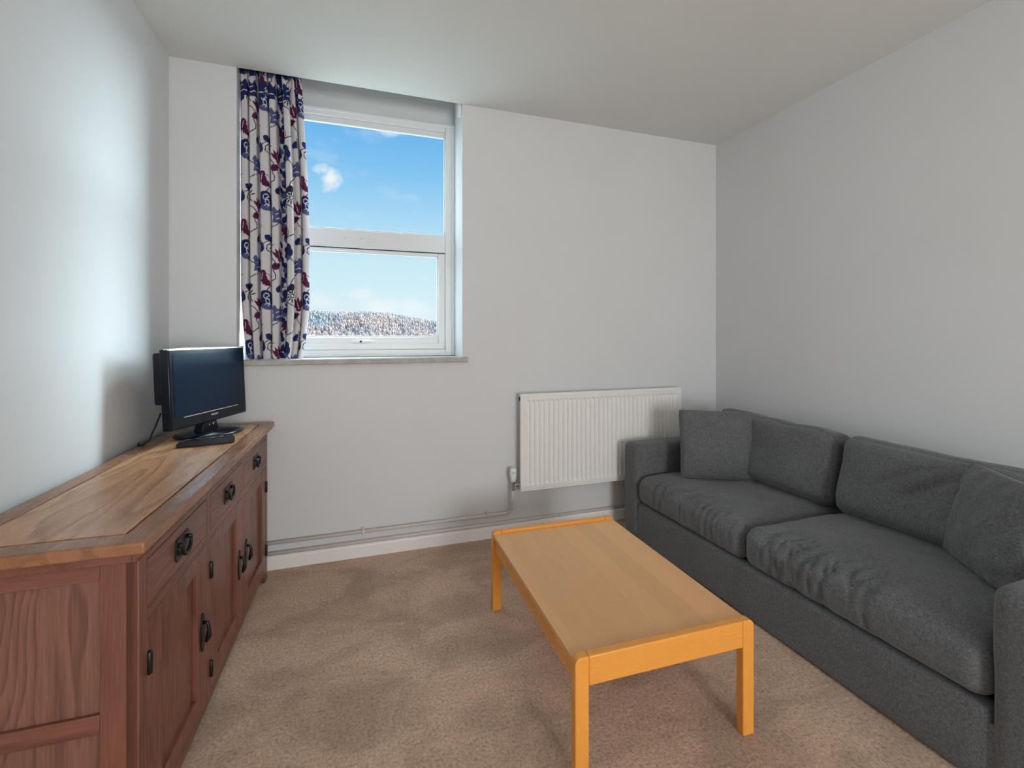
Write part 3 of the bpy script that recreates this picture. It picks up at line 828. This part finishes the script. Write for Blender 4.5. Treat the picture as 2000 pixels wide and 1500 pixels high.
def seat(y0, y1, seed, crown, wr, split):
    d_, w_, h_ = SD - .155, y1 - y0, .172
    def fn(a, c, d, p):
        p = p.copy()
        up = max(0.0, d)
        p.z += crown * (1 - a ** 4) * (1 - c ** 4) * (up if d > 0 else 0)
        fr = sm(-.35, -1.0, a)
        p.x -= .012 * (1 - c ** 6) * (1 - d * d) * (1 if a < 0 else 0)
        ed = (1 - abs(c) ** 10)
        lat = c * w_ / 2
        # gathers running back from the front edge
        msk = fr * sm(1.0, .55, abs(c - split[0]) / split[1]) * ed
        v = Vector((p.x * 4.0 + seed, lat * 20 + p.x * 5, p.z * 3))
        g = noise.noise(v) + .5 * noise.noise(v * 2.1)
        p.z -= wr * .012 * msk * max(0, 1 - abs(g) * 4.5) * max(.2, up); p.x += wr * .011 * msk * max(0, 1 - abs(g) * 4.5) * (1 - up * .6)
        # soft hollows
        p.z += .012 * up * noise.noise(Vector((a * 1.7 + seed, c * 2.2, 3.1)))
        # pulls at the inner side edge
        side = sm(.72, 1.0, c * split[2])
        p.z -= .020 * side * up * max(0.0, 1 - a * a) ** .5 * (.6 + .4 * noise.noise(Vector((a * 5, seed, 0))))
        p.z += .003 * noise.noise(p * 20 + Vector((seed, 0, 0))) * up
        return p
    b = new(); rbox(b, (d_, w_ - .006, h_), .052, (64, 84, 14), fn, Matrix.Translation((d_ / 2 + .000, (y0 + y1) / 2, .246 + h_ / 2)))
    obj('seat_cushion', b, M_SOFA, SF, smooth=True)


ymid = 1.703 - SY0
seat(ymid, sl - AW, 3.3, .020, 1.0, (-.1, 1.0, -1))
seat(AW, ymid, 8.1, .030, 1.5, (.25, .75, -1))


def back(y0, y1, seed, h_, wr, lean, sag):
    w_, t_ = y1 - y0, .20
    def fn(a, c, d, p):
        p = p.copy()
        f = (1 - c ** 4) * (1 - d ** 4)
        p.x += (-.045 if a < 0 else .012) * f * abs(a)
        p.x -= .020 * sm(.2, -.8, d) * (1 if a < 0 else 0) * (1 - c ** 6)
        top = sm(.5, 1.0, d)
        p.z += top * (sag[0] * sm(.2, 1, c) + sag[1] * sm(-.2, -1, c) + .014 * noise.noise(Vector((c * 2.6 + seed, 0, 0))))
        u = c * w_ / 2; z = d * h_ / 2
        v = Vector((u * 6 + z * 9 + seed, (u - z) * 2.2, seed))
        g = noise.noise(v)
        msk = math.exp(-((c + .05) / .45) ** 2 - ((d - .15) / .45) ** 2)
        if a < 0: p.x += wr * .018 * msk * max(0, 1 - abs(g) * 4.0)
        # wrinkles drawn into the corners
        cr = sm(.7, 1.0, abs(c)) * sm(.5, 1.0, abs(d))
        p.x += .016 * cr * noise.noise(Vector((u * 24, z * 24, seed)))
        p.x += .008 * noise.noise(Vector((u * 7, z * 7, seed * 2)))
        return p
    M = Matrix.Translation((SD - .275, (y0 + y1) / 2, .418)) @ Matrix.Rotation(R(lean), 4, 'Y') @ Matrix.Translation((0, 0, h_ / 2))
    b = new(); rbox(b, (t_, w_ - .006, h_), .062, (14, 64, 50), fn, M)
    obj('back_cushion', b, M_SOFA, SF, smooth=True)


back(ymid + .005, sl - AW - .01, 2.2, .392, .25, 12, (.015, -.012))
back(AW + .01, ymid - .008, 6.6, .382, 1.4, 12, (.004, 0.0))


def pillow(label, bl, br, lean, seed, rz_extra=0.0, wid=.43, hgt=.415, thick=.135):
    """square scatter cushion standing on its bottom edge from bl to br (floor-plan points), leaning back"""
    bl, br = Vector(bl), Vector(br)
    n = 34; mid = (bl + br) / 2; ang = math.atan2(br.y - bl.y, br.x - bl.x)
    b = new()
    def pt(i, j, s):
        a = i / n * 2 - 1; c = j / n * 2 - 1
        a = math.sin(a * math.pi / 2) * .4 + a * .6; c = math.sin(c * math.pi / 2) * .4 + c * .6
        pin = .045
        x = wid / 2 * a * (1 - pin * (1 - c * c) * abs(a) ** 2); z = hgt / 2 * c * (1 - pin * (1 - a * a) * abs(c) ** 2)
        kc = 1 - .045 * (a * a * c * c) ** 2; x *= kc; z *= kc
        f = max(0, (1 - a ** 2)) ** .5 * max(0, (1 - c ** 2)) ** .5
        th = thick / 2 * f ** .75
        wv = .010 * noise.noise(Vector((x * 14 + seed, z * 14, s))) * f ** .3
        e = sm(.45, 1.0, max(abs(a), abs(c)))
        wv += .012 * e * f ** .4 * noise.noise(Vector((x * 34 + seed, z * 34, s * 2)))
        return Vector((x, -s * (th + wv * (1 if f > 0 else 0)), z + hgt / 2))
    F = [[b.verts.new(pt(i, j, 1)) for j in range(n + 1)] for i in range(n + 1)]
    G = [[F[i][j] if i in (0, n) or j in (0, n) else b.verts.new(pt(i, j, -1)) for j in range(n + 1)] for i in range(n + 1)]
    for i in range(n):
        for j in range(n):
            b.faces.new((F[i][j], F[i + 1][j], F[i + 1][j + 1], F[i][j + 1])); b.faces.new((G[i][j], G[i][j + 1], G[i + 1][j + 1], G[i + 1][j]))
    bmesh.ops.transform(b, matrix=Matrix.Rotation(R(-lean), 4, 'X'), verts=b.verts[:])
    o = obj('scatter_cushion', b, M_SOFA, None, smooth=True)
    o.location = (mid.x, mid.y, .436); o.rotation_euler = (0, 0, ang + rz_extra)
    bb = new()
    edge = [pt(i, 0, 1) for i in range(n + 1)] + [pt(n, j, 1) for j in range(1, n + 1)] + [pt(i, n, 1) for i in range(n - 1, -1, -1)] + [pt(0, j, 1) for j in range(n - 1, -1, -1)]
    edge = [Matrix.Rotation(R(-lean), 4, 'X') @ e for e in edge]
    tube(bb, edge, .0028, 6, caps=False)
    obj('seam', bb, M_SOFA, o, smooth=True)
    tag(o, label, 'cushion', 'scatter cushions on the grey sofa')
    return o


pillow('square grey scatter cushion leaning by the sofa arm next to the radiator', (1.884, 2.358), (2.255, 2.146), 11, 1.0)
# second one, propped in the corner by the near arm: its face looks back up the sofa
pillow('square grey scatter cushion in the near corner of the sofa, cut by the frame', (2.254, 1.222), (2.005, .880), 15, 5.0, hgt=.385)


# ------------------------------------------------------------------ outside: fields, wooded hill
def hill():
    b = new()
    xs = [-420 + 20 * i for i in range(63)]; ys = [6, 20, 40, 80, 140, 200, 260, 300, 340, 380, 420, 470, 530]
    def hz(x, y):
        base = -9.0
        r = sm(250, 430, y) * (27.3 - 9.5 * sm(26, 84, x) + .8 * math.sin(x * .11))
        return base + r + noise.noise(Vector((x * .02, y * .02, 0))) * 1.2 * sm(100, 300, y)
    g = [[b.verts.new((x, y, hz(x, y))) for x in xs] for y in ys]
    for r0, r1 in zip(g[:-1], g[1:]):
        for i in range(len(xs) - 1): b.faces.new((r0[i], r0[i + 1], r1[i + 1], r1[i]))
    m, t, bs = material('hazy_winter_field', (.42, .42, .30), .95, spec=.1)
    v = ocoord(t); n = t.noise(v, .05, 4.0, .6)
    s3 = t.node('ShaderNodeSeparateXYZ'); t.put(s3.inputs[0], v)
    near = t.maprange(s3.outputs[1], 110, 60)            # paler ground added out of view below the building, bounces light to the ceiling
    t.l.new(t.mix(near, t.ramp(n, [(.35, (.085, .09, .066)), (.5, (.11, .10, .083)), (.65, (.13, .112, .096))]), (.18, .184, .17)), bs.inputs['Base Color'])
    o = obj('hillside', b, m, smooth=True); o['kind'] = 'structure'
    # woodland: bare winter trees, uncountable at this distance
    b = new(); r2 = random.Random(11)
    unit = []
    tb = bmesh.new(); bmesh.ops.create_uvsphere(tb, u_segments=6, v_segments=5, radius=1.0)
    vs = [v.co.copy() for v in tb.verts]; fs = [[v.index for v in f.verts] for f in tb.faces]; tb.free()
    for k in range(16500):
        y = r2.uniform(255, 440); x = r2.uniform(-.42, .46) * y
        h = r2.uniform(1.9, 4.0); wd = h * r2.uniform(.13, .27)
        z = hz(x, y)
        sh = Vector((r2.uniform(0, 50), 0, 0))
        vv = []
        for co in vs:
            f = 1 + .45 * noise.noise(co * 1.9 + sh)
            vv.append(b.verts.new((x + co.x * wd * f, y + co.y * wd * f, z + h * .55 + co.z * h * .6 * f)))
        for f in fs: b.faces.new([vv[i] for i in f])
    m, t, bs = material('bare_winter_trees', (.5, .42, .38), .95, spec=.05)
    v = ocoord(t)
    n1 = t.noise(v, .022, 4.0, .65); n2 = t.noise(t.mapping(v, scale=(1, .3, 1)), .35, 3.0, .7)
    c = t.ramp(n1, [(.34, (.135, .168, .185)), (.45, (.190, .168, .182)), (.55, (.25, .195, .180)), (.68, (.215, .185, .192))])
    c = t.mix(1.0, c, t.math('ADD', t.math('MULTIPLY', n2, .4), .80), 'MULTIPLY')  # distance haze put into the tree colour: pale tones, softened contrast
    t.l.new(c, bs.inputs['Base Color'])
    o = obj('woodland', b, m, smooth=False); o['kind'] = 'stuff'
    tag(o, 'hazy bare winter woodland on the hill beyond the window', 'trees')


hill()
